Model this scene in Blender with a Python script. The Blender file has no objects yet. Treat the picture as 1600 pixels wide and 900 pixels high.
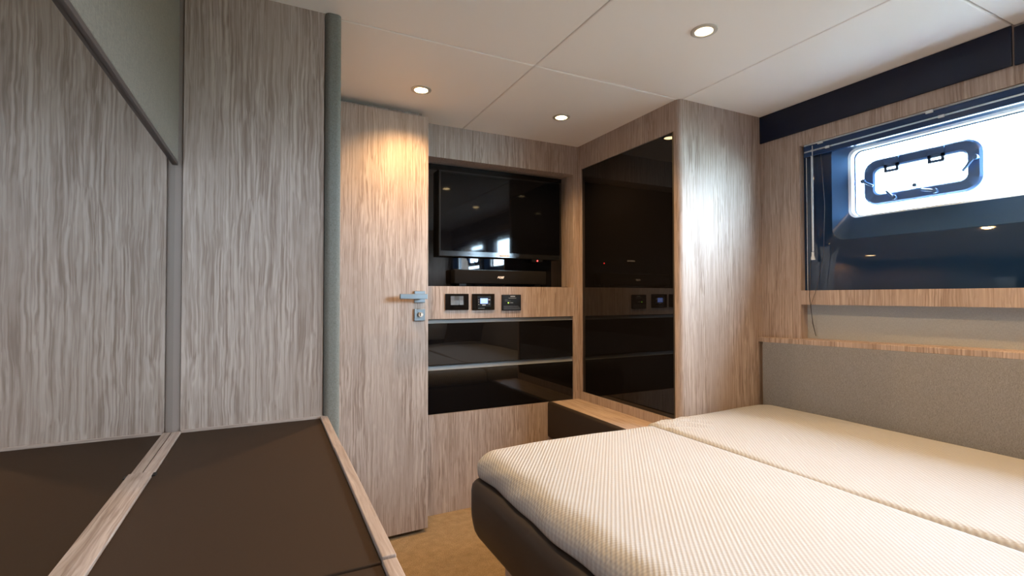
import bpy, bmesh, math, random
from mathutils import Vector, Matrix, noise
random.seed(7)
S = bpy.context.scene
COL = S.collection

# ------------------------------------------------------------------ camera
f_px, yaw, pitch, roll = 767.83, .45914, .017928, -.001199
cy, sy = math.cos(yaw), math.sin(yaw)
fw = Vector((sy*math.cos(pitch), cy*math.cos(pitch), math.sin(pitch)))
ri = Vector((cy, -sy, 0)); up = ri.cross(fw)
ri2 = ri*math.cos(roll) + up*math.sin(roll); up2 = -ri*math.sin(roll) + up*math.cos(roll)
cam = bpy.data.cameras.new('camera'); cam.sensor_width = 36; cam.lens = f_px/1600*36
cam.clip_start = .02
camo = bpy.data.objects.new('camera', cam); COL.objects.link(camo)
m = Matrix((ri2, up2, -fw)).transposed().to_4x4(); m.translation = (0, 0, 1.10)
camo.matrix_world = m
S.camera = camo

# ------------------------------------------------------------------ light and exposure
S.view_settings.view_transform = 'Standard'; S.view_settings.look = 'None'
S.view_settings.gamma = 1; S.view_settings.use_curve_mapping = False
S.view_settings.exposure = 0.71
S.cycles.use_denoising = True
S.cycles.max_bounces = 12; S.cycles.diffuse_bounces = 6; S.cycles.glossy_bounces = 6
S.cycles.transparent_max_bounces = 12
S.cycles.sample_clamp_indirect = 0
SKY_COL = (.66, .83, 1.0); SKY_STR = 47.0
LAMP_COL = (1.0, .61, .26); LAMP_W = 29.0; LAMP_EMIT = 18.0
w = bpy.data.worlds.new('bright_overcast'); S.world = w; w.use_nodes = True
bg = w.node_tree.nodes['Background']; bg.inputs[0].default_value = (*SKY_COL, 1); bg.inputs[1].default_value = SKY_STR
_t = w.node_tree                                          # overcast sky over darker water
_tc = _t.nodes.new('ShaderNodeTexCoord'); _sp = _t.nodes.new('ShaderNodeSeparateXYZ'); _cr = _t.nodes.new('ShaderNodeValToRGB')
_mr = _t.nodes.new('ShaderNodeMapRange'); _mr.inputs[1].default_value = -1; _mr.inputs[2].default_value = 1
_t.links.new(_tc.outputs['Generated'], _sp.inputs[0]); _t.links.new(_sp.outputs['Z'], _mr.inputs[0]); _t.links.new(_mr.outputs[0], _cr.inputs[0])
_e = _cr.color_ramp.elements
_e[0].position = .30; _e[0].color = (.06, .08, .085, 1); _e[1].position = .53; _e[1].color = (*SKY_COL, 1)
_n = _cr.color_ramp.elements.new(.485); _n.color = (.17, .235, .225, 1)
_t.links.new(_cr.outputs[0], bg.inputs[0])
def sun(name, energy, angle, col, d):                     # hazy sun above the hull, and a second broad sun added as fill
    L = bpy.data.lights.new(name, 'SUN'); L.energy = energy; L.angle = math.radians(angle); L.color = col
    o = bpy.data.objects.new(name, L); COL.objects.link(o); o.rotation_euler = Vector(d).to_track_quat('-Z', 'Y').to_euler()
sun('hazy_sun', 2, 45, (.80, .90, 1.0), (-.44, .30, -.85))
sun('wardrobe_fill_sun', 24, 58, (.52, .80, 1.0), (-.40, .80, -.30))  # added fill with no real source, brightens the wardrobe side
for (ya, yb) in ((-.05, 1.25), (-1.10, -.29)):            # portals: they only guide sky sampling through the panes
    L = bpy.data.lights.new('sky_portal', 'AREA'); L.shape = 'RECTANGLE'
    L.size = yb-ya; L.size_y = .32; L.cycles.is_portal = True
    o = bpy.data.objects.new('sky_portal', L); COL.objects.link(o)
    o.matrix_world = Matrix(((0, 0, 1, 2.32), (1, 0, 0, (ya+yb)/2), (0, 1, 0, 1.58), (0, 0, 0, 1)))

# ------------------------------------------------------------------ node helpers
def mat(name):
    m = bpy.data.materials.new(name); m.use_nodes = True
    return m, m.node_tree, m.node_tree.nodes['Principled BSDF']
def N(t, typ, **kw):
    n = t.nodes.new(typ)
    for k, v in kw.items():
        if hasattr(n, k): setattr(n, k, v)
        else: n.inputs[k].default_value = v
    return n
def plain(name, col, rough=.5, metal=0, spec=.5, bump=0, bscale=200, mottle=0):
    m, t, b = mat(name)
    b.inputs['Base Color'].default_value = (*col, 1); b.inputs['Roughness'].default_value = rough
    b.inputs['Metallic'].default_value = metal; b.inputs['Specular IOR Level'].default_value = spec
    g = N(t, 'ShaderNodeNewGeometry')
    if bump or mottle:
        n = N(t, 'ShaderNodeTexNoise', Scale=bscale, Detail=3.0); t.links.new(g.outputs['Position'], n.inputs['Vector'])
    if bump:
        bp = N(t, 'ShaderNodeBump', Strength=bump, Distance=.001)
        t.links.new(n.outputs[0], bp.inputs['Height']); t.links.new(bp.outputs[0], b.inputs['Normal'])
    if mottle:
        r = N(t, 'ShaderNodeMix', data_type='RGBA')
        r.inputs[6].default_value = (*[c*(1-mottle) for c in col], 1); r.inputs[7].default_value = (*[min(1, c*(1+mottle)) for c in col], 1)
        t.links.new(n.outputs[0], r.inputs[0]); t.links.new(r.outputs[2], b.inputs['Base Color'])
    return m

def wood(name, axis, light, dark, rough=.56):
    """pale limed oak veneer: long wavy grain along one axis, cathedral arches, fine pores"""
    m, t, b = mat(name); lk = t.links.new
    g = N(t, 'ShaderNodeNewGeometry')
    def mapped(sc, along):
        s = [sc]*3; s[axis] = sc*along
        mp = N(t, 'ShaderNodeMapping'); mp.inputs['Scale'].default_value = s; lk(g.outputs['Position'], mp.inputs['Vector']); return mp
    # slow sideways drift of the grain, then long thin streaks drawn along the warped board
    wn = N(t, 'ShaderNodeTexNoise', Scale=1.0, Detail=3.0, Roughness=.55); lk(mapped(13, .30).outputs[0], wn.inputs['Vector'])
    ws = N(t, 'ShaderNodeVectorMath', operation='MULTIPLY_ADD'); ws.inputs[1].default_value = (.026, .026, .026); lk(wn.outputs[1], ws.inputs[0]); lk(g.outputs['Position'], ws.inputs[2])
    def streak(sc, along, det, rg):
        q = [sc]*3; q[axis] = sc*along
        mp = N(t, 'ShaderNodeMapping'); mp.inputs['Scale'].default_value = q; lk(ws.outputs[0], mp.inputs['Vector'])
        n = N(t, 'ShaderNodeTexNoise', Scale=1.0, Detail=det, Roughness=rg); lk(mp.outputs[0], n.inputs['Vector']); return n
    lines = streak(180, .020, 2.0, .5)
    pores = streak(330, .012, 2.0, .6)
    tone = streak(14, .04, 2.0, .5)
    broad = N(t, 'ShaderNodeTexNoise', Scale=1.0, Detail=2.0); lk(mapped(7, .25).outputs[0], broad.inputs['Vector'])
    amp = N(t, 'ShaderNodeMapRange'); lk(broad.outputs[0], amp.inputs[0])
    amp.inputs[1].default_value = .40; amp.inputs[2].default_value = .62; amp.inputs[3].default_value = .7; amp.inputs[4].default_value = 2.0
    c0 = N(t, 'ShaderNodeMath', operation='SUBTRACT'); c0.inputs[1].default_value = .5; lk(lines.outputs[0], c0.inputs[0])
    c1 = N(t, 'ShaderNodeMath', operation='MULTIPLY'); lk(c0.outputs[0], c1.inputs[0]); lk(amp.outputs[0], c1.inputs[1])
    c2 = N(t, 'ShaderNodeMath', operation='MULTIPLY_ADD'); c2.inputs[1].default_value = .55; lk(pores.outputs[0], c2.inputs[0]); lk(c1.outputs[0], c2.inputs[2])
    s2 = N(t, 'ShaderNodeMath', operation='MULTIPLY_ADD', use_clamp=True); s2.inputs[1].default_value = .45; lk(tone.outputs[0], s2.inputs[0]); lk(c2.outputs[0], s2.inputs[2])
    cr = N(t, 'ShaderNodeValToRGB'); lk(s2.outputs[0], cr.inputs[0])
    cr.color_ramp.elements[0].position = .22; cr.color_ramp.elements[0].color = (*dark, 1)
    cr.color_ramp.elements[1].position = .75; cr.color_ramp.elements[1].color = (*light, 1)
    lk(cr.outputs[0], b.inputs['Base Color'])
    b.inputs['Roughness'].default_value = rough; b.inputs['Specular IOR Level'].default_value = .35
    bp = N(t, 'ShaderNodeBump', Strength=.35, Distance=.0006); lk(s2.outputs[0], bp.inputs['Height']); lk(bp.outputs[0], b.inputs['Normal'])
    return m

def fabric(name, c1, c2, scale=900, rough=.95):
    m, t, b = mat(name); lk = t.links.new
    g = N(t, 'ShaderNodeNewGeometry')
    outs = []
    for sc in ((.25, .25, 1), (1, 1, .18)):
        mp = N(t, 'ShaderNodeMapping'); mp.inputs['Scale'].default_value = sc; lk(g.outputs['Position'], mp.inputs['Vector'])
        n = N(t, 'ShaderNodeTexNoise', Scale=scale, Detail=2.0); lk(mp.outputs[0], n.inputs['Vector']); outs.append(n)
    ad = N(t, 'ShaderNodeMath', operation='ADD'); lk(outs[0].outputs[0], ad.inputs[0]); lk(outs[1].outputs[0], ad.inputs[1])
    mr = N(t, 'ShaderNodeMapRange'); mr.inputs[1].default_value = .7; mr.inputs[2].default_value = 1.3; lk(ad.outputs[0], mr.inputs[0])
    mx = N(t, 'ShaderNodeMix', data_type='RGBA'); mx.inputs[6].default_value = (*c1, 1); mx.inputs[7].default_value = (*c2, 1)
    lk(mr.outputs[0], mx.inputs[0]); lk(mx.outputs[2], b.inputs['Base Color'])
    b.inputs['Roughness'].default_value = rough; b.inputs['Specular IOR Level'].default_value = .15
    b.inputs['Sheen Weight'].default_value = .15
    bp = N(t, 'ShaderNodeBump', Strength=.4, Distance=.0008); lk(ad.outputs[0], bp.inputs['Height']); lk(bp.outputs[0], b.inputs['Normal'])
    return m

def emit(name, col, st):
    m, t, b = mat(name)
    b.inputs['Base Color'].default_value = (*col, 1)
    b.inputs['Emission Color'].default_value = (*col, 1); b.inputs['Emission Strength'].default_value = st
    return m

def bedcloth(name):
    m, t, b = mat(name); lk = t.links.new
    g = N(t, 'ShaderNodeNewGeometry')
    rot = N(t, 'ShaderNodeMapping'); rot.inputs['Rotation'].default_value = (0, 0, math.radians(38))
    lk(g.outputs['Position'], rot.inputs['Vector'])
    # narrow ribs broken by short cross stitches
    nz = N(t, 'ShaderNodeTexNoise', Scale=9.0, Detail=1.0); lk(g.outputs['Position'], nz.inputs['Vector'])
    wv = N(t, 'ShaderNodeTexWave', wave_type='BANDS', bands_direction='X', wave_profile='SIN'); wv.inputs['Scale'].default_value = 31; wv.inputs['Distortion'].default_value = .0
    lk(rot.outputs[0], wv.inputs['Vector'])
    wc = N(t, 'ShaderNodeTexWave', wave_type='BANDS', bands_direction='Y', wave_profile='SIN'); wc.inputs['Scale'].default_value = 42; wc.inputs['Distortion'].default_value = 1.2
    lk(rot.outputs[0], wc.inputs['Vector'])
    wz = N(t, 'ShaderNodeTexWave', wave_type='BANDS', bands_direction='Z', wave_profile='SIN'); wz.inputs['Scale'].default_value = 30
    lk(rot.outputs[0], wz.inputs['Vector'])
    a = N(t, 'ShaderNodeMath', operation='MULTIPLY_ADD'); a.inputs[1].default_value = .35; lk(wc.outputs[1], a.inputs[0]); lk(wv.outputs[1], a.inputs[2])
    a2 = N(t, 'ShaderNodeMath', operation='MULTIPLY_ADD'); a2.inputs[1].default_value = .3; lk(wz.outputs[1], a2.inputs[0]); lk(a.outputs[0], a2.inputs[2])
    mx = N(t, 'ShaderNodeMix', data_type='RGBA'); mx.inputs[6].default_value = (.33, .33, .335, 1); mx.inputs[7].default_value = (.39, .395, .405, 1)
    lk(wv.outputs[1], mx.inputs[0]); lk(mx.outputs[2], b.inputs['Base Color'])
    b.inputs['Roughness'].default_value = .85; b.inputs['Specular IOR Level'].default_value = .2
    bp = N(t, 'ShaderNodeBump', Strength=.55, Distance=.0016); lk(a2.outputs[0], bp.inputs['Height']); lk(bp.outputs[0], b.inputs['Normal'])
    return m

def carpet(name):
    m, t, b = mat(name); lk = t.links.new
    g = N(t, 'ShaderNodeNewGeometry')
    n = N(t, 'ShaderNodeTexNoise', Scale=260.0, Detail=4.0, Roughness=.75); lk(g.outputs['Position'], n.inputs['Vector'])
    n2 = N(t, 'ShaderNodeTexNoise', Scale=28.0, Detail=2.0); lk(g.outputs['Position'], n2.inputs['Vector'])
    ad = N(t, 'ShaderNodeMath', operation='MULTIPLY_ADD'); ad.inputs[1].default_value = .30; lk(n2.outputs[0], ad.inputs[0]); lk(n.outputs[0], ad.inputs[2])
    cr = N(t, 'ShaderNodeValToRGB'); lk(ad.outputs[0], cr.inputs[0])
    cr.color_ramp.elements[0].position = .40; cr.color_ramp.elements[0].color = (.17, .122, .062, 1)
    cr.color_ramp.elements[1].position = .90; cr.color_ramp.elements[1].color = (.47, .335, .205, 1)
    lk(cr.outputs[0], b.inputs['Base Color']); b.inputs['Roughness'].default_value = 1; b.inputs['Specular IOR Level'].default_value = .1
    bp = N(t, 'ShaderNodeBump', Strength=.9, Distance=.004); lk(n.outputs[0], bp.inputs['Height']); lk(bp.outputs[0], b.inputs['Normal'])
    return m

def pane(name, tint):
    m = bpy.data.materials.new(name); m.use_nodes = True; t = m.node_tree; t.nodes.clear()
    out = N(t, 'ShaderNodeOutputMaterial'); tr = N(t, 'ShaderNodeBsdfTransparent'); tr.inputs[0].default_value = (*tint, 1)
    gl = N(t, 'ShaderNodeBsdfGlossy'); gl.inputs['Roughness'].default_value = .01
    fr = N(t, 'ShaderNodeFresnel'); ge = N(t, 'ShaderNodeNewGeometry'); io = N(t, 'ShaderNodeMapRange'); io.inputs[3].default_value = 1.45; io.inputs[4].default_value = 1/1.45
    t.links.new(ge.outputs['Backfacing'], io.inputs[0]); t.links.new(io.outputs[0], fr.inputs[0])     # same reflectance from both sides of the thin pane
    mx = N(t, 'ShaderNodeMixShader')
    t.links.new(fr.outputs[0], mx.inputs[0]); t.links.new(tr.outputs[0], mx.inputs[1]); t.links.new(gl.outputs[0], mx.inputs[2]); t.links.new(mx.outputs[0], out.inputs[0])
    return m

def translucent(name, col):
    m = bpy.data.materials.new(name); m.use_nodes = True; t = m.node_tree; t.nodes.clear()
    out = N(t, 'ShaderNodeOutputMaterial'); a = N(t, 'ShaderNodeBsdfDiffuse'); b = N(t, 'ShaderNodeBsdfTranslucent'); mx = N(t, 'ShaderNodeMixShader')
    a.inputs[0].default_value = b.inputs[0].default_value = (*col, 1); mx.inputs[0].default_value = .5
    t.links.new(a.outputs[0], mx.inputs[1]); t.links.new(b.outputs[0], mx.inputs[2]); t.links.new(mx.outputs[0], out.inputs[0]); return m
LT, DK = (.475, .378, .322), (.255, .183, .145)
M = dict(
    woodz=wood('limed_oak_upright', 2, LT, DK),
    woody=wood('limed_oak_lengthwise', 1, LT, DK),
    woodx=wood('limed_oak_crosswise', 0, LT, DK),
    ceiling=plain('ceiling_vinyl', (.88, .83, .775), .55, bump=.12, bscale=600),
    ceilgap=plain('ceiling_backing', (.20, .17, .15), .9, bump=.1),
    carpet=carpet('tan_carpet'),
    leather=plain('dark_brown_leather', (.026, .018, .014), .5, spec=.4, bump=.35, bscale=900, mottle=.12),
    deskpad=plain('desk_leather', (.040, .023, .013), .75, spec=.14, bump=.3, bscale=1200, mottle=.1),
    greyfab=fabric('taupe_weave', (.142, .142, .150), (.262, .266, .284)),
    wallfab=fabric('suede_panel', (.13, .108, .078), (.20, .168, .125), 500),
    postfab=fabric('grey_padded_cloth', (.145, .138, .115), (.225, .215, .185), 700),
    blindfab=fabric('grey_blind_cloth', (.34, .35, .35), (.42, .43, .43), 600),
    blackglass=plain('black_gloss_glass', (.006, .005, .005), .02, spec=.55, bump=.0),
    smoked=plain('smoked_gloss_strip', (.008, .012, .030), .25, spec=.3),
    gelcoat=plain('midnight_gelcoat', (.010, .040, .095), .28, spec=.6),
    glosspanel=plain('midnight_gloss_panel', (.006, .022, .062), .03, spec=.6),
    rail=plain('midnight_metal', (.010, .04, .13), .22, metal=.3, spec=.6),
    screen=plain('tv_screen', (.003, .003, .004), .045, spec=.25),
    bezel=plain('black_plastic_gloss', (.010, .010, .011), .12),
    black=plain('black_plastic', (.010, .010, .011), .45, spec=.15, bump=.1, bscale=800),
    mesh=plain('speaker_cloth', (.010, .009, .009), .8, spec=.1, bump=.6, bscale=1500),
    steel=plain('brushed_steel', (.26, .29, .31), .33, metal=1, bump=.05, bscale=900),
    chrome=plain('polished_chrome', (.75, .74, .72), .08, metal=1),
    grip=plain('grey_anodised_grip', (.42, .44, .45), .5, metal=.4),
    bronze=plain('dark_bronze_edge', (.10, .085, .06), .35, metal=.7),
    switch=plain('grey_rocker_plastic', (.10, .10, .105), .35),
    mirror=plain('mirror_silver', (.74, .73, .71), .015, metal=1),
    darkrail=plain('dark_brown_rail', (.06, .042, .034), .45, bump=.1),
    cloth=bedcloth('ribbed_cream_cover'),
    pillow=fabric('cream_pillow_cotton', (.66, .63, .58), (.76, .73, .68), 500),
    cushion=fabric('brown_cushion_velvet', (.045, .03, .022), (.07, .05, .04), 500),
    nickel=plain('brushed_nickel', (.62, .58, .52), .45, metal=.6),
    lampglow=emit('warm_lamp_diffuser', (1, .72, .36), LAMP_EMIT),
    glass=pane('window_glass', (.97, .99, 1.0)),
    reveal=plain('white_window_reveal', (.70, .76, .80), .3),
    hatch=plain('glare_blue_hatch_frame', (.06, .13, .28), .35),  # dark frame: the window glare over it is put into this blue base colour
    pleat=translucent('white_blind_pleats', (.86, .92, .96)),
    clear=plain('clear_plastic', (.65, .72, .78), .15, spec=.8),
    cord=plain('pale_cord', (.40, .42, .44), .6),
    darkcord=plain('dark_cord', (.03, .028, .03), .6),
    logo=plain('pale_logo_print', (.85, .78, .70), .4),
    lcd=emit('blue_lcd', (.25, .38, 1.0), .9), lcdmark=plain('lcd_characters', (.75, .85, 1.0), .5),
    led_red=emit('red_led', (1, .03, .03), 9), led_green=emit('green_led', (.45, 1, .08), 3),
    wallplain=plain('plain_taupe_lining', (.25, .195, .165), .7, bump=.1, bscale=300),
)

# ------------------------------------------------------------------ mesh helpers
def tag(o, label=None, cat=None, group=None, kind=None):
    if label: o['label'] = label
    if cat: o['category'] = cat
    if group: o['group'] = group
    if kind: o['kind'] = kind
    return o
def empty(name, loc, label=None, cat=None, group=None, kind=None, rz=0):
    o = bpy.data.objects.new(name, None); COL.objects.link(o); o.location = loc; o.rotation_euler.z = rz
    o.empty_display_size = .05
    return tag(o, label, cat, group, kind)
def wloc(o):
    v = Vector((0, 0, 0))
    while o: v += o.location; o = o.parent
    return v
def obj(name, bm, m, parent=None, smooth=False, local=False, **kw):
    """one mesh object from a bmesh in world coordinates (local=True: already in the parent's frame)"""
    bmesh.ops.recalc_face_normals(bm, faces=bm.faces)
    me = bpy.data.meshes.new(name); o = bpy.data.objects.new(name, me); COL.objects.link(o)
    off = Vector((0, 0, 0))
    if not local:
        if parent: off = wloc(parent)
        else:
            xs = [v.co for v in bm.verts]
            mn = [min(v[i] for v in xs) for i in range(3)]; mx = [max(v[i] for v in xs) for i in range(3)]
            off = Vector(((mn[0]+mx[0])/2, (mn[1]+mx[1])/2, mn[2])); o.location = off
    bmesh.ops.translate(bm, verts=bm.verts, vec=-off)
    bm.to_mesh(me); bm.free()
    if m: me.materials.append(M[m])
    if parent: o.parent = parent
    if smooth:
        for p in me.polygons: p.use_smooth = True
        if smooth != 'all':
            me.set_sharp_from_angle(angle=math.radians(40))
    return tag(o, **kw)
def B(bm, x0, x1, y0, y1, z0, z1, bev=0, seg=2):
    r = bmesh.ops.create_cube(bm, size=1); vs = r['verts']
    for v in vs: v.co = Vector((x0+(v.co.x+.5)*(x1-x0), y0+(v.co.y+.5)*(y1-y0), z0+(v.co.z+.5)*(z1-z0)))
    if bev:
        es = list({e for v in vs for e in v.link_edges})
        bmesh.ops.bevel(bm, geom=es, offset=bev, segments=seg, profile=.5, affect='EDGES')
    return bm
def box(*a, **k): return B(bmesh.new(), *a, **k)
def prism(bm, pts, axis, a, b):
    """extrude a 2D outline along an axis ('z': pts are x,y; 'y': pts are x,z; 'x': pts are y,z)"""
    def P(p, t): return {'z': (p[0], p[1], t), 'y': (p[0], t, p[1]), 'x': (t, p[0], p[1])}[axis]
    A = [bm.verts.new(P(p, a)) for p in pts]; Bv = [bm.verts.new(P(p, b)) for p in pts]
    bm.faces.new(A); bm.faces.new(Bv[::-1])
    for i in range(len(pts)): j = (i+1) % len(pts); bm.faces.new((A[i], A[j], Bv[j], Bv[i]))
    return bm
def rrect(c0, c1, d0, d1, r, n=8):
    pts = []
    for (cx, cyy, a0) in ((c1-r, d1-r, 0), (c0+r, d1-r, 90), (c0+r, d0+r, 180), (c1-r, d0+r, 270)):
        for k in range(n+1):
            a = math.radians(a0+90*k/n); pts.append((cx+r*math.cos(a), cyy+r*math.sin(a)))
    return pts
def loft(bm, loops, cap0=False, cap1=False, closed=True):
    L = [[bm.verts.new(p) for p in l] for l in loops]
    n = len(L[0])
    for A, C in zip(L, L[1:]):
        for i in range(n if closed else n-1): j = (i+1) % n; bm.faces.new((A[i], A[j], C[j], C[i]))
    if cap0: bm.faces.new(L[0])
    if cap1: bm.faces.new(L[-1][::-1])
    return bm
def tube(bm, pts, r, n=8):
    pts = [Vector(p) for p in pts]; loops = []
    for i, p in enumerate(pts):
        d = (pts[min(i+1, len(pts)-1)]-pts[max(i-1, 0)]).normalized()
        a = d.cross(Vector((0, 0, 1)) if abs(d.z) < .9 else Vector((1, 0, 0))).normalized(); b = d.cross(a)
        loops.append([p+r*(math.cos(2*math.pi*k/n)*a+math.sin(2*math.pi*k/n)*b) for k in range(n)])
    return loft(bm, loops, True, True)
def lathe(bm, prof, c, axis='z', n=32):
    """prof: (radius, height) pairs"""
    loops = []
    for r, h in prof:
        l = []
        for k in range(n):
            a = 2*math.pi*k/n; u, v = r*math.cos(a), r*math.sin(a)
            l.append({'z': (c[0]+u, c[1]+v, c[2]+h), 'y': (c[0]+u, c[1]+h, c[2]+v), 'x': (c[0]+h, c[1]+u, c[2]+v)}[axis])
        loops.append(l)
    return loft(bm, loops, True, True)
def text(name, body, size, loc, rot, m, parent, shear=0, bold=0):
    c = bpy.data.curves.new(name, 'FONT'); c.body = body; c.size = size; c.align_x = 'CENTER'; c.align_y = 'CENTER'; c.extrude = .0003; c.shear = shear; c.offset = bold
    o = bpy.data.objects.new(name, c); COL.objects.link(o); o.parent = parent
    o.location = Vector(loc)-(wloc(parent) if parent else Vector((0, 0, 0))); o.rotation_euler = rot
    bpy.context.view_layer.update()
    me = bpy.data.meshes.new_from_object(o.evaluated_get(bpy.context.evaluated_depsgraph_get()))
    q = bpy.data.objects.new(name, me); COL.objects.link(q); q.parent = parent; q.location = o.location; q.rotation_euler = rot
    bpy.data.objects.remove(o); me.materials.clear(); me.materials.append(M[m]); return q
FACE_MY = (math.pi/2, 0, 0)       # text that faces -Y

ZC = 1.983; YB = 2.415; XW = 1.629; YS = 1.618; XR = 2.17; XM = -.234; YP = 1.616; YE = -1.25

# ------------------------------------------------------------------ the setting
obj('floor', box(XM-.1, XR+.3, YE-.1, YB+.25, -.06, 0), 'carpet', kind='structure')
ceil = obj('ceiling', box(XM-.1, XR+.3, YE-.1, YB+.25, ZC+.012, ZC+.06), 'ceilgap', kind='structure')
g = .0022
xs = [XM-.02, .907, 1.652, XR+.02]; ys = [YE, -.25, .70, 1.63, YB+.02]
def cpanel(x0, x1, y0, y1):
    bm = box(x0+g, x1-g, y0+g, y1-g, ZC, ZC+.012)
    es = [e for e in bm.edges if all(abs(v.co.z-ZC) < 1e-5 for v in e.verts)]
    bmesh.ops.bevel(bm, geom=es, offset=.0045, segments=3, profile=.5, affect='EDGES')
    obj('ceiling_panel', bm, 'ceiling', ceil)
for (x0, x1, y0, y1) in ((xs[0], xs[1], 1.63, ys[4]), (xs[1], 1.75, 1.63, ys[4]),
                         (xs[0], xs[1], .15, 1.63), (xs[1], xs[2], .15, 1.63), (xs[2], xs[3], .70, 1.63),
                         (xs[2], xs[3], -.25, .70), (xs[0], xs[1], YE, .15), (xs[1], xs[2], YE, .15), (xs[2], xs[3], YE, -.25)):
    cpanel(x0, x1, y0, y1)
obj('wall_back', box(XM-.1, XR+.3, YB+.18, YB+.24, 0, ZC+.012), 'woodz', kind='structure')
obj('wall_left', box(XM-.1, XM-.006, YE, YP+.75, 0, ZC+.012), 'wallplain', kind='structure')
obj('wall_front', box(XM-.1, XR+.3, YE-.08, YE, 0, ZC+.012), 'woodz', kind='structure')
# partition with the wood panel the desk runs up to
pt = obj('wall_partition', box(-.216, .150, YP, YP+.05, 0, ZC+.01, bev=.001), 'woodz', kind='structure')
obj('wall_passage', box(XM-.006, .150, YP+.05, YP+.72, 0, ZC+.01), 'wallplain', kind='structure')
obj('trim_1', box(XM-.004, -.2165, YP+.003, YP+.03, 0, ZC+.01, bev=.0008), 'wallplain', kind='structure')
# wall holding the entrance door
obj('wall_doorway', box(.152, .655, 2.305, YB+.17, 0, ZC+.011), 'woodz', kind='structure')

# right-hand wall: uprights, head band, rail and low band around window and niche
bm = bmesh.new()
B(bm, XR, XR+.05, 1.422, YS+.1, 0, ZC+.01)                       # upright beside the wardrobe
B(bm, XR, XR+.05, YE, 1.422, 1.788, ZC+.01)
B(bm, XR, XR+.05, YE, 1.422, 1.063, 1.127)
B(bm, XR, XR+.05, YE, 1.422, .02, .868)
wr = obj('wall_right', bm, 'woodz', kind='structure')
sill = bmesh.new()
loft(sill, [[(XR, y, .868), (XR, y, .9045+.020*(1.566-y)), (2.216, y, .906+.020*(1.566-y)), (2.216, y, .868)] for y in (YE, 1.422)], True, True)
obj('niche_sill', sill, 'woodz', wr)
obj('niche_lining', box(XR+.045, XR+.052, YE, 1.44, .87, 1.075), 'blindfab', wr)
bm = bmesh.new()                                                   # outer skin behind everything, with the two window cut-outs
B(bm, 2.3005, 2.306, YE-.1, YB+.25, 0, 1.44); B(bm, 2.3005, 2.306, YE-.1, YB+.25, 1.728, ZC+.06)
B(bm, 2.3005, 2.306, YE-.1, -1.10, 1.44, 1.728); B(bm, 2.3005, 2.306, -.30, -.05, 1.44, 1.728); B(bm, 2.3005, 2.306, 1.25, YB+.25, 1.44, 1.728)
obj('wall_outer', bm, 'wallplain', kind='structure')

# window assembly in the right wall
win = empty('window_1', (2.2, .1, 1.127), kind='structure')
def hole_panel(Y0, Y1, f0, g0):
    """gelcoat moulding: flat face, sloped funnel, light reveal; f = front opening, g = glazed opening (y0,y1,z0,z1)"""
    n = 10
    front = rrect(*f0, .055, n); fr2 = rrect(f0[0]+.006, f0[1]-.006, f0[2]+.005, f0[3]-.005, .052, n); back = rrect(*g0, .035, n)
    Z0, Z1 = 1.127, 1.788
    outer = []
    ccx, ccy = (f0[0]+f0[1])/2, (f0[2]+f0[3])/2
    for (y, z) in front:
        # project each point outwards onto the rectangle
        dy, dz = y-ccx, z-ccy
        k = min((Y1-ccx)/dy if dy > 1e-6 else (Y0-ccx)/dy if dy < -1e-6 else 1e9, (Z1-ccy)/dz if dz > 1e-6 else (Z0-ccy)/dz if dz < -1e-6 else 1e9)
        outer.append((ccx+dy*k, ccy+dz*k))
    for (ty, tz) in ((Y0, Z0), (Y0, Z1), (Y1, Z0), (Y1, Z1)):
        i = min(range(len(outer)), key=lambda i: (outer[i][0]-ty)**2+(outer[i][1]-tz)**2); outer[i] = (ty, tz)
    bm = bmesh.new()
    loft(bm, [[(2.2, *p) for p in outer], [(2.2, *p) for p in front], [(2.203, *p) for p in fr2]])
    obj('moulding', bm, 'glosspanel', win, smooth=True)
    bm = bmesh.new(); loft(bm, [[(2.203, *p) for p in fr2], [(2.258, *p) for p in back]])
    obj('sloped_recess', bm, 'gelcoat', win, smooth=True)
    bm = bmesh.new()
    o2 = rrect(g0[0]+.010, g0[1]-.010, g0[2]+.008, g0[3]-.008, .030, n)
    loft(bm, [[(2.258, *p) for p in back], [(2.264, *p) for p in o2], [(2.301, *p) for p in o2]])
    obj('reveal', bm, 'reveal', win, smooth=True)
    bm = bmesh.new(); o3 = rrect(g0[0]+.006, g0[1]-.006, g0[2]+.004, g0[3]-.004, .030, n)
    o4 = rrect(g0[0]+.015, g0[1]-.015, g0[2]+.012, g0[3]-.012, .026, n)
    loft(bm, [[(2.290, *p) for p in o3], [(2.288, *p) for p in o4], [(2.294, *p) for p in o4]])
    obj('seal', bm, 'rail', win, smooth=True)
    obj('glass_pane', box(2.293, 2.298, g0[0]+.005, g0[1]-.005, g0[2]+.003, g0[3]-.003), 'glass', win)
hole_panel(-.17, 1.424, (-.10, 1.305, 1.338, 1.772), (-.06, 1.262, 1.438, 1.737))
hole_panel(YE, -.17, (-1.16, -.24, 1.338, 1.772), (-1.11, -.28, 1.438, 1.737))
bm = bmesh.new()                                                   # painted lining of the opening
B(bm, XR+.001, 2.2, 1.4225, 1.428, 1.12, 1.795); B(bm, XR+.001, 2.2, YE, 1.428, 1.7885, 1.794)
obj('lining', bm, 'reveal', win)
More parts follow.
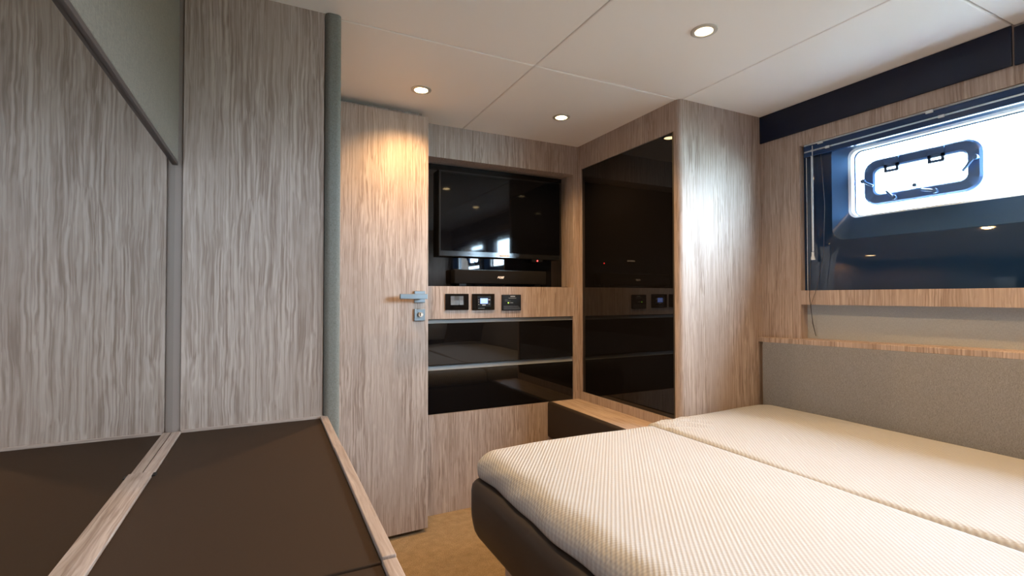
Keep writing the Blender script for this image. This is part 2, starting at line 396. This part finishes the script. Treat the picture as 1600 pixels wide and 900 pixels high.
def hatch(y0, y1, z0=1.482, z1=1.674, X=2.274):
    h = empty('opening_hatch', (X, (y0+y1)/2, z0), kind=None); h.parent = win; h.location = Vector((X, (y0+y1)/2, z0))-win.location
    n = 10
    a = rrect(y0, y1, z0, z1, .055, n); a2 = rrect(y0+.008, y1-.008, z0+.007, z1-.007, .050, n)
    c = rrect(y0+.046, y1-.046, z0+.044, z1-.043, .022, n); c2 = rrect(y0+.040, y1-.040, z0+.038, z1-.037, .026, n)
    bm = bmesh.new()
    L = [[(X+.02, *p) for p in a], [(X+.004, *p) for p in a], [(X-.004, *p) for p in a2], [(X-.006, *p) for p in c2], [(X, *p) for p in c], [(X+.02, *p) for p in c]]
    loft(bm, L+[L[0]])
    bmesh.ops.remove_doubles(bm, verts=bm.verts, dist=1e-6)
    obj('hatch_frame', bm, 'hatch', h, smooth=True)
    for t in (.28, .66):                                         # hinges on the upper bar
        yc = y1-(y1-y0)*t
        bm = bmesh.new()
        B(bm, X-.012, X-.004, yc-.026, yc+.026, z1-.034, z1-.006, bev=.002)
        B(bm, X-.010, X-.003, yc-.026, yc-.016, z1-.060, z1-.030); B(bm, X-.010, X-.003, yc+.016, yc+.026, z1-.060, z1-.030)
        B(bm, X-.010, X-.003, yc-.026, yc+.026, z1-.066, z1-.055); B(bm, X-.010, X-.003, yc-.026, yc+.026, z1-.046, z1-.030)
        tube(bm, [(X-.013, yc-.028, z1-.012), (X-.013, yc+.028, z1-.012)], .005)
        obj('hinge', bm, 'hatch', h, smooth=True)
    for (yy, zz, dy, dz) in ((y1-.008, (z0+z1)/2+.010, -.030, -.022), (y1-.122, z0+.018, .022, .024), (y0+.135, z0+.018, .034, .010), (y0+.016, (z0+z1)/2+.020, .028, -.034)):
        bm = bmesh.new()
        lathe(bm, [(.009, -.022), (.010, -.016), (.008, -.004)], (X, yy, zz), 'x', 14)
        tube(bm, [(X-.019, yy, zz), (X-.021, yy+dy*.6, zz+dz*.6), (X-.016, yy+dy*1.25, zz+dz*1.25)], .0052)
        obj('latch', bm, 'hatch', h, smooth=True)
    bm = bmesh.new(); lathe(bm, [(.0005, -.012), (.008, -.009), (.008, .004)], (X+.004, (y0+y1)/2+.010, z0+.056), 'x', 14)
    obj('knob', bm, 'hatch', h, smooth=True)
hatch(.817, 1.210)
hatch(-.80, -.407)

# entrance door, standing a few degrees off its frame
door = empty('door_1', (.10, 2.232, .02), kind='structure', rz=math.radians(2.3))
obj('door_leaf', box(0, .574, 0, .040, 0, 1.933, bev=.0012), 'woodz', door, local=True)
def dbox(name, m, *a, bev=.002, par=door, **k): return obj(name, box(*a, bev=bev), m, par, local=True, **k)
hd = dbox('rosette', 'steel', .504, .556, -.010, 0, 1.053, 1.108)
bm = bmesh.new(); lathe(bm, [(.010, -.045), (.010, 0)], (.536, 0, 1.082), 'y', 16); B(bm, .424, .552, -.058, -.043, 1.070, 1.094, bev=.002)
obj('door_handle', bm, 'steel', door, local=True)
ck = dbox('lock_plate', 'steel', .504, .556, -.010, 0, .968, 1.024)
bm = bmesh.new(); lathe(bm, [(.012, -.014), (.011, -.019), (.006, -.019), (.005, -.016)], (.532, 0, .998), 'y', 20); B(bm, .5285, .5355, -.028, -.016, .990, 1.006, bev=.001)
obj('thumb_turn', bm, 'chrome', door, local=True)
dbox('strike_plate', 'chrome', .574, .5755, .006, .034, 1.10, 1.135, bev=.0005)
dbox('strike_plate', 'chrome', .574, .5755, .006, .034, .96, .995, bev=.0005)

# ------------------------------------------------------------------ large furniture
# padded post at the end of the partition
pp = bmesh.new(); prism(pp, rrect(.152, .199, YP-.012, YP+.10, .016, 6), 'z', 0, ZC)
obj('padded_post', pp, 'postfab', smooth=True, label='slim grey-green fabric padded post between the wood panel and the door', cat='post')

# mirror above the desk and the suede panel above it
mi = empty('wall_mirror', (XM-.003, .18, .734), 'large wall mirror on the left above the dark desk top', 'mirror')
obj('mirror_glass', box(XM-.005, XM, YE+.02, YP+.005, .735, 1.462), 'mirror', mi)
fp = empty('upholstered_panel', (XM, .18, 1.46), 'dark suede padded wall panel above the left mirror with a brown edge rail', 'wall panel')
obj('padding', box(XM-.005, XM+.007, YE+.01, YP+.002, 1.4735, ZC+.004, bev=.003, seg=3), 'wallfab', fp, smooth=True)
obj('edge_rail', box(XM-.005, XM+.007, YE+.01, YP-.001, 1.463, 1.473, bev=.001), 'darkrail', fp)

# desk / counter
ZT = .734
dk = empty('desk', (-.03, .2, 0), 'long built-in desk at left with dark leather top and pale oak edging', 'desk')
obj('desk_body', box(XM-.004, .160, YE+.02, YP-.001, 0, ZT-.022), 'woodz', dk)
segs = ((YE+.02, .6955), (.6975, 1.2535), (1.2555, YP-.001))
for i, (a, b) in enumerate(segs):
    lift = .0035 if i == 1 else 0
    obj('edge_strip', box(.143, .163, a, b, ZT-.03, ZT+.002+lift, bev=.0015), 'woody', dk)
    la = -.213
    if i < 2: obj('inner_strip', box(XM-.0004, la, a, b, ZT-.02, ZT+.001+lift, bev=.0006), 'woody', dk)
    else: obj('inner_strip', box(XM-.0004, la, a, b, ZT-.02, ZT-.001, bev=.0006), 'woody', dk)
    bb = b-.007 if i == 2 else b
    obj('leather_top', box(la+.0005, .1425, a, bb, ZT-.02, ZT-.004+lift*.8, bev=.0015), 'deskpad', dk)
obj('rear_strip', box(la, .150, YP-.0075, YP-.001, ZT-.02, ZT+.003, bev=.001), 'woodx', dk)
obj('seam_notch', box(la-.001, la+.006, 1.236, 1.2555, ZT-.003, ZT+.0012, bev=.0005), 'black', dk)

# cabinet that holds the television
XC0, XC1 = .70, 1.592
mc = empty('media_cabinet', (1.15, 2.5, 0), 'built-in oak cabinet in the far corner with television niche and two drawers', 'cabinet')
bm = bmesh.new()
B(bm, .656, XC0, YB, YB+.175, 0, ZC)
B(bm, XC1, XW, YB, YB+.175, 0, ZC)
B(bm, XC0, XC1, YB, YB+.175, 1.816, ZC)
B(bm, XC0, XC1, YB, YB+.175, .987, 1.155)
B(bm, XC0, XC1, YB, YB+.175, 0, .503)
obj('cabinet_body', bm, 'woodz', mc)
obj('niche_back', box(XC0+.001, XC1-.001, YB+.124, YB+.130, 1.156, 1.815), 'blackglass', mc)
obj('niche_shelf', box(XC0+.001, XC1-.001, YB+.055, YB+.124, 1.1552, 1.158), 'blackglass', mc)
for (z0, z1) in ((.7525, .965), (.5045, .726)):
    d = obj('drawer', box(XC0+.001, XC1-.0015, YB+.004, YB+.024, z0, z1, bev=.001), 'blackglass', mc, label='black glass drawer front')
    bm = bmesh.new(); prism(bm, [(YB+.0045, z1), (YB+.012, z1+.0005), (YB+.030, z1+.0215), (YB+.03, z1)], 'x', XC0+.001, XC1-.0015)
    obj('grip_strip', bm, 'grip', d, label='grey metal finger grip strip')

# wardrobe
wd = empty('wardrobe', (1.9, 2.0, 0), 'built-in oak wardrobe with tall black glass door and rounded corner', 'wardrobe')
R = .026
bm = bmesh.new()
pts = [(XW+R-R*math.cos(a), YS+R-R*math.sin(a)) for a in [math.pi/2*k/8 for k in range(9)]]
prism(bm, [(XW, 1.651), (XW, YS+R)]+pts[1:]+[(XR+.001, YS), (XR+.001, YS+.03), (XW+.03, 1.651)], 'z', 0, ZC)
B(bm, XW, XW+.03, 1.651, YB, 1.845, ZC); B(bm, XW, XW+.03, 1.651, YB, 0, .549)
B(bm, XW, XW+.03, 2.380, YB, .549, 1.845)
B(bm, XW+.03, XR, 1.651, YB, 0, ZC)
obj('wardrobe_body', bm, 'woodz', wd, smooth=True)
obj('wardrobe_door', box(XW+.005, XW+.024, 1.664, 2.3785, .5505, 1.8435, bev=.001), 'blackglass', wd, label='tall black glass door')
obj('metal_edge', box(XW+.002, XW+.024, 1.6525, 1.6625, .5505, 1.8435, bev=.001), 'bronze', wd, label='dark bronze metal strip')

# ledge between bed and cabinet
lg = empty('ledge', (1.53, 2.0, 0), 'low oak ledge with dark leather front in the corner below the wardrobe', 'ledge')
obj('ledge_top', box(1.436, XW-.001, YS-.02, YB-.001, .486, .505, bev=.002), 'woody', lg)
lf = bmesh.new(); prism(lf, rrect(1.418, 1.450, .306, .507, .014, 6), 'y', YS-.02, YB-.001)
obj('leather_front', lf, 'leather', lg, smooth=True)
obj('ledge_base', box(1.452, XW-.001, YS-.02, YB-.001, .0, .485), 'woodz', lg)

# bed: padded base, two mattresses
def rbox(x0, x1, y0, y1, z0, z1, r, step, disp=None, rz=None, ra=None, rb=None):
    ra = ra or r; rb = rb or r                     # radius of the low-x and the high-x side
    rz = rz or min(r, (z1-z0)/2*.98)
    bm = bmesh.new(); nx = max(2, round((x1-x0)/step)); ny = max(2, round((y1-y0)/step)); nz = max(3, round((z1-z0)/step))
    vs = {}
    def V(i, j, k):
        if (i, j, k) not in vs:
            p = Vector((x0+(x1-x0)*i/nx, y0+(y1-y0)*j/ny, z0+(z1-z0)*k/nz))
            c = Vector((min(max(p.x, x0+ra), x1-rb), min(max(p.y, y0+r), y1-r), min(max(p.z, z0+rz), z1-rz)))
            d = p-c; rx = ra if d.x < 0 else rb; s = Vector((d.x/rx, d.y/r, d.z/rz))
            if s.length > 1e-9:
                mx_ = max(abs(s.x), abs(s.y), abs(s.z)); s = s.normalized()*mx_
            q = c+Vector((s.x*rx, s.y*r, s.z*rz))
            if disp: q = disp(q)
            vs[(i, j, k)] = bm.verts.new(q)
        return vs[(i, j, k)]
    for i in range(nx):
        for j in range(ny):
            for k in (0, nz): bm.faces.new((V(i, j, k), V(i+1, j, k), V(i+1, j+1, k), V(i, j+1, k)))
    for i in range(nx):
        for k in range(nz):
            for j in (0, ny): bm.faces.new((V(i, j, k), V(i+1, j, k), V(i+1, j, k+1), V(i, j, k+1)))
    for j in range(ny):
        for k in range(nz):
            for i in (0, nx): bm.faces.new((V(i, j, k), V(i, j+1, k), V(i, j+1, k+1), V(i, j, k+1)))
    return bm
bb = empty('platform_bed', (1.37, .6, 0), 'dark brown leather platform carrying the mattresses above the tan carpet', 'bed')
def taper(q):
    t = max(0, (.38-q.z)/.10)
    if q.x < .8: q.x += .022*min(t, 1)**1.5
    return q
obj('padded_platform', rbox(.613, 2.125, -.42, 1.596, .272, .488, .055, .02, taper, .035), 'leather', bb, smooth='all')
obj('pedestal', box(.715, 2.05, -.35, 1.50, 0, .275), 'woodz', bb, label='wood pedestal set back under the platform')

def cover(seed, xr0, xr1, lift, crumple=None):
    def f(q):
        if q.z > .515:
            wgt = min(1, (q.z-.515)/.04)
            n1 = noise.noise(Vector((q.x*2.2+seed, q.y*1.8, 0)))*.006
            n2 = noise.noise(Vector(((q.x*.75+q.y*.65)*7+seed, (q.x*.65-q.y*.75)*2.2, 1.7)))*.0025
            q.z += wgt*(n1+n2+lift(q.x, q.y))
            if crumple:
                q.z += wgt*crumple(q.x, q.y)
        # soft creases down the left side
        if q.x < .72:
            q.x += .008*noise.noise(Vector((q.y*8-q.z*6, q.z*9, seed)))
            q.x += .010*abs(noise.noise(Vector((q.y*6+q.z*16, 0, 3.1))))
        return q
    return f
def lift1(x, y): return .004*math.sin(math.pi*min(max((x-.65)/.76, 0), 1))
m1 = rbox(.632, 1.412, -.41, 1.604, .489, .574, .068, .0125, cover(1.3, .64, 1.41, lift1), .058, rb=.016)
obj('mattress', m1, 'cloth', smooth='all', label='wide cream ribbed mattress nearest the door, filling the left of the bed', cat='mattress', group='bed mattresses')
def lift2(x, y):
    t = min(max((x-1.41)/.72, 0), 1)
    return .002+.024*math.sin(math.pi*min(1, t*.68))*min(1, max(0, (1.66-y)/.14))
def crump(x, y):
    d = math.hypot((x-1.52)/.12, (y-1.50)/.11)
    if d > 1: return 0
    return .014*(1-d)**.6*math.sin((x*.8+y*.9)*85+3*noise.noise(Vector((x*9, y*9, 0))))
m2 = rbox(1.4125, 2.128, -.41, 1.612, .489, .572, .045, .0125, cover(7.9, 1.41, 2.13, lift2, crump), .050, ra=.016)
obj('mattress', m2, 'cloth', smooth='all', label='narrower cream ribbed mattress against the grey headboard, beyond the seam', cat='mattress', group='bed mattresses')

def pillow(name, c, sx, sy_, sz, rot, m, label, cat, group=None):
    bm = bmesh.new(); n = 22
    grid = {}
    for s in (1, -1):
        for i in range(n+1):
            for j in range(n+1):
                u, v = -1+2*i/n, -1+2*j/n
                h = ((1-u**4)*(1-v**4))**.5
                pinch = 1-.06*(1-u*u)*abs(v)-.06*(1-v*v)*abs(u)
                key = (i, j, 0 if i in (0, n) or j in (0, n) else s)
                if key not in grid:
                    grid[key] = bm.verts.new((u*sx/2*pinch, v*sy_/2*pinch, s*h*sz/2+.006*noise.noise(Vector((u*2, v*2, s)))*(h > 0)))
        for i in range(n):
            for j in range(n):
                K = lambda a, b: grid[(a, b, 0 if a in (0, n) or b in (0, n) else s)]
                bm.faces.new((K(i, j), K(i+1, j), K(i+1, j+1), K(i, j+1)))
    mt = Matrix.Translation(c) @ Matrix.Rotation(rot[2], 4, 'Z') @ Matrix.Rotation(rot[0], 4, 'X')
    bmesh.ops.transform(bm, matrix=mt, verts=bm.verts)
    return obj(name, bm, m, smooth='all', label=label, cat=cat, group=group)
pillow('pillow', (1.56, -.28, .792), .50, .36, .13, (math.radians(62), 0, 0), 'pillow', 'plain cream pillow standing at the bed head, half behind a brown cushion', 'pillow')
pillow('cushion', (1.88, -.10, .765), .44, .34, .12, (math.radians(64), 0, 0), 'cushion', 'dark brown square cushion standing at the bed head by the wall', 'cushion')
obj('bed_head_board', box(.60, 2.125, -.50, -.425, 0, .95, bev=.012, seg=3), 'leather', smooth=True, label='dark padded board across the head of the bed behind the cushions', cat='headboard')

# grey headboard along the window wall, its top edge rising slightly with the deck
hb = empty('side_headboard', (2.15, .1, .45), 'grey-brown fabric headboard along the bed under the window niche', 'headboard')
def hbz(y): return .886+.020*(1.566-y)
bm = bmesh.new()
pts = [(2.134, .46), (2.134, 1), (2.164, 1), (2.164, .46)]
Y0h, Y1h = YE+.02, 1.598
def hloop(y, s):
    z = hbz(y)-.004
    return [(2.134+s, y, .46), (2.134+s, y, z-.008-s), (2.138+s, y, z-s), (2.166, y, z-s), (2.166, y, .46)]
loft(bm, [hloop(Y0h, .004), hloop(Y0h+.004, 0), hloop(Y1h-.006, 0), hloop(Y1h, .006)], True, True)
obj('fabric_pad', bm, 'greyfab', hb, smooth=True)
bm = bmesh.new()
def lloop(y):
    z = hbz(y)
    return [(2.137, y, z-.004), (2.137, y, z+.016), (2.139, y, z+.018), (2.1695, y, z+.0185), (2.1695, y, z-.004)]
loft(bm, [lloop(Y0h), lloop(YS-.001)], True, True)
obj('oak_cap', bm, 'woodz', hb)

# smoked strip above the window
sv = obj('smoked_strip', box(XR-.010, XR-.0002, .70, YS-.001, 1.850, ZC-.001, bev=.002), 'smoked', label='long glossy black strip below the ceiling, above the window, nearest the wardrobe', cat='trim strip')
obj('smoked_strip', box(XR-.010, XR-.0002, YE+.01, .694, 1.848, ZC-.010, bev=.002), 'smoked', label='next black glossy strip below the ceiling, cut off by the right edge of the photo', cat='trim strip')

# ------------------------------------------------------------------ television and sound bar
tv = empty('television', (1.179, 2.51, 1.33), 'flat black television hanging in the cabinet niche', 'television')
obj('tv_case', box(.800, 1.560, 2.490, 2.5385, 1.316, 1.778, bev=.004), 'bezel', tv)
obj('tv_screen', box(.812, 1.548, 2.4885, 2.492, 1.346, 1.766), 'screen', tv)
text('brand_logo', 'SAMSUNG', .0135, (1.184, 2.4885, 1.3285), FACE_MY, 'logo', tv, bold=.0007)
led = bmesh.new(); lathe(led, [(.001, -.003), (.0035, -.001), (.0035, .003)], (1.396, 2.489, 1.308), 'y', 12)
obj('sensor_bar', box(1.36, 1.43, 2.490, 2.505, 1.301, 1.317, bev=.001), 'bezel', tv)
obj('power_light', led, 'led_red', tv, label='red standby light')
sb = empty('sound_bar', (1.16, 2.48, 1.158), 'long low black speaker bar below the television', 'speaker')
obj('bar_body', box(.880, 1.440, 2.463, 2.532, 1.172, 1.245, bev=.004), 'mesh', sb, smooth=True)
obj('bar_top', box(.884, 1.436, 2.467, 2.528, 1.244, 1.2475, bev=.001), 'bezel', sb)
text('brand_logo', 'BOSE', .0155, (1.146, 2.4622, 1.206), FACE_MY, 'logo', sb, shear=.45, bold=.0009)
for x in (.93, 1.39): obj('foot', box(x-.02, x+.02, 2.475, 2.52, 1.158, 1.173), 'black', sb)

# ------------------------------------------------------------------ wall devices on the middle rail
sp = empty('switch_panel', (.874, YB, 1.032), 'black switch plate with three grey rockers, nearest the door', 'switch')
obj('plate', box(.810, .938, YB-.008, YB, 1.032, 1.116, bev=.0015), 'blackglass', sp)
for k in range(3):
    x = .8375+.0235*k; bm = bmesh.new(); s = .003 if k == 1 else 0
    prism(bm, [(YB-.006, 1.058), (YB-.014+s, 1.058), (YB-.010, 1.082), (YB-.014+.003-s, 1.104), (YB-.006, 1.104)], 'x', x, x+.0225)
    obj('rocker', bm, 'switch', sp)
th = empty('thermostat', (1.022, YB, 1.030), 'black control plate with a lit blue display, middle of the three', 'thermostat')
obj('plate', box(.958, 1.086, YB-.008, YB, 1.030, 1.116, bev=.0015), 'blackglass', th)
cb = obj('control_body', box(.985, 1.062, YB-.013, YB-.006, 1.046, 1.104, bev=.0015), 'black', th)
obj('display', box(1.001, 1.043, YB-.0142, YB-.012, 1.064, 1.092), 'lcd', th, label='glowing blue display')
text('digits', '60', .014, (1.020, YB-.0145, 1.079), FACE_MY, 'lcdmark', th)
bm = bmesh.new()
bm.free()
for z in (1.060, 1.073, 1.084):
    bm = bmesh.new(); lathe(bm, [(.0016, -.0142), (.0016, -.012)], (.992, YB, z), 'y', 10); obj('indicator', bm, 'logo', th)
for q in ((1.046, 1.057, 1.083, 1.086), (1.012, 1.031, 1.0555, 1.058)): obj('key', box(q[0], q[1], YB-.0142, YB-.012, q[2], q[3]), 'logo', th)
bm = bmesh.new(); lathe(bm, [(.0045, -.0145), (.0045, -.012)], (1.052, YB, 1.062), 'y', 14); obj('dial_button', bm, 'switch', th)
bm = bmesh.new(); B(bm, .990, 1.028, YB-.0086, YB-.0078, 1.0385, 1.0405); obj('caption', bm, 'cord', th)
iv = empty('power_panel', (1.188, YB, 1.024), 'small black indicator panel with a green light, farthest from the door', 'control panel')
obj('plate', box(1.130, 1.247, YB-.007, YB, 1.025, 1.112, bev=.003, seg=3), 'black', iv, smooth=True)
for q in ((1.181, 1.209, 1.1000, 1.1045), (1.170, 1.216, 1.0920, 1.0935), (1.178, 1.197, 1.0665, 1.0685)):
    obj('caption', box(q[0], q[1], YB-.0078, YB-.0068, q[2], q[3]), 'cord', iv)
for q in ((1.140, 1.240, 1.032), (1.140, 1.240, 1.0375), (1.140, 1.236, 1.043), (1.140, 1.228, 1.0485), (1.147, 1.163, 1.083), (1.147, 1.182, 1.076)):
    obj('fine_print', box(q[0], q[1], YB-.0076, YB-.0068, q[2], q[2]+.0018), 'switch', iv)
bm = bmesh.new(); lathe(bm, [(.001, -.010), (.0028, -.0085), (.0028, -.006)], (1.168, YB, 1.067), 'y', 12)
obj('status_light', bm, 'led_green', iv, label='green status light')

# ------------------------------------------------------------------ window blind with its cords
bl = empty('window_blind', (2.187, .1, 1.72), 'raised pleated window blind folded up below the head of the window opening', 'blind')
Ya, Yb2 = YE+.02, 1.405
obj('head_rail', box(2.176, 2.196, Ya, Yb2, 1.757, 1.780, bev=.002), 'rail', bl)
obj('pleats', box(2.179, 2.195, Ya, Yb2, 1.7505, 1.7565), 'pleat', bl, label='thin white folded pleats')
obj('bottom_rail', box(2.176, 2.196, Ya, Yb2, 1.729, 1.750, bev=.002), 'rail', bl)
obj('head_strip', box(2.178, 2.196, Ya, Yb2, 1.7805, 1.7868), 'pleat', bl, label='thin white strip over the head rail')
for y in (1.33, .93, .5): obj('bracket', box(2.172, 2.190, y-.012, y+.012, 1.774, 1.786, bev=.002), 'clear', bl)
for y in (1.30, .895): obj('clip', box(2.173, 2.185, y-.010, y+.010, 1.746, 1.757, bev=.002), 'clear', bl)
for (y, r) in ((1.400, .0011),):
    bm = bmesh.new(); tube(bm, [(2.186, y, 1.755), (2.186, y, 1.128)], r, 6); obj('guide_wire', bm, 'clear', bl)
bm = bmesh.new()
tube(bm, [(2.178, 1.372, 1.775), (2.178, 1.372, 1.6), (2.178, 1.371, 1.30)], .0022, 6)
tube(bm, [(2.176, 1.366, 1.775), (2.177, 1.366, 1.6), (2.177, 1.3665, 1.30)], .0018, 6)
obj('pull_cord', bm, 'clear', bl)
bm = bmesh.new(); lathe(bm, [(.005, .035), (.0055, .02), (.010, .002), (.010, 0)], (2.176, 1.369, 1.263), 'z', 12)
obj('cord_tassel', bm, 'clear', bl, smooth=True)
bm = bmesh.new()
tube(bm, [(2.170-.004, 1.372, 1.268), (2.164, 1.376, 1.18), (2.162, 1.378, 1.10), (2.163, 1.372, 1.04), (2.163, 1.364, .98), (2.164, 1.352, .925)], .0014, 6)
tube(bm, [(2.186, 1.335, 1.735), (2.182, 1.318, 1.50), (2.176, 1.322, 1.28), (2.164, 1.345, 1.14), (2.162, 1.372, 1.06), (2.163, 1.366, .98), (2.164, 1.353, .926)], .0010, 6)
obj('hanging_cord', bm, 'darkcord', bl, label='thin dark cord hanging down to the niche')

# ------------------------------------------------------------------ recessed ceiling lights
def downlight(x, y, label):
    t = empty('ceiling_light', (x, y, ZC), label, 'ceiling light', 'recessed ceiling lights')
    bm = bmesh.new(); lathe(bm, [(.0275, -.0005), (.0285, -.004), (.036, -.0055), (.0425, -.003), (.043, .0)], (x, y, ZC), 'z', 40)
    bm.faces.ensure_lookup_table()
    caps = [f for f in bm.faces if len(f.verts) > 4]
    bmesh.ops.delete(bm, geom=caps, context='FACES')
    obj('bezel_ring', bm, 'nickel', t, smooth=True)
    bm = bmesh.new(); lathe(bm, [(.0278, -.001), (.0278, -.0018), (.024, -.003), (.010, -.004), (.0005, -.0042)], (x, y, ZC), 'z', 32)
    obj('diffuser', bm, 'lampglow', t, smooth=True)
    L = bpy.data.lights.new('lamp', 'SPOT'); L.energy = LAMP_W; L.color = LAMP_COL; L.spot_size = math.radians(136); L.spot_blend = .9; L.shadow_soft_size = .018
    o = bpy.data.objects.new('lamp', L); COL.objects.link(o); o.parent = t; o.location = (0, 0, -.008)
downlight(1.289, 1.166, 'lit round recessed light nearest the window, in front of the wardrobe')
downlight(.575, 2.034, 'lit round recessed light in the ceiling just before the door')
downlight(1.282, 2.044, 'lit round recessed light between the television niche and the wardrobe')
downlight(1.817, .50, 'lit round recessed light over the far side of the bed, seen mirrored in the television')
downlight(.72, .45, 'lit round recessed light over the aisle beside the bed, outside the frame')
downlight(1.25, -.45, 'lit round recessed light over the bed head, outside the frame')
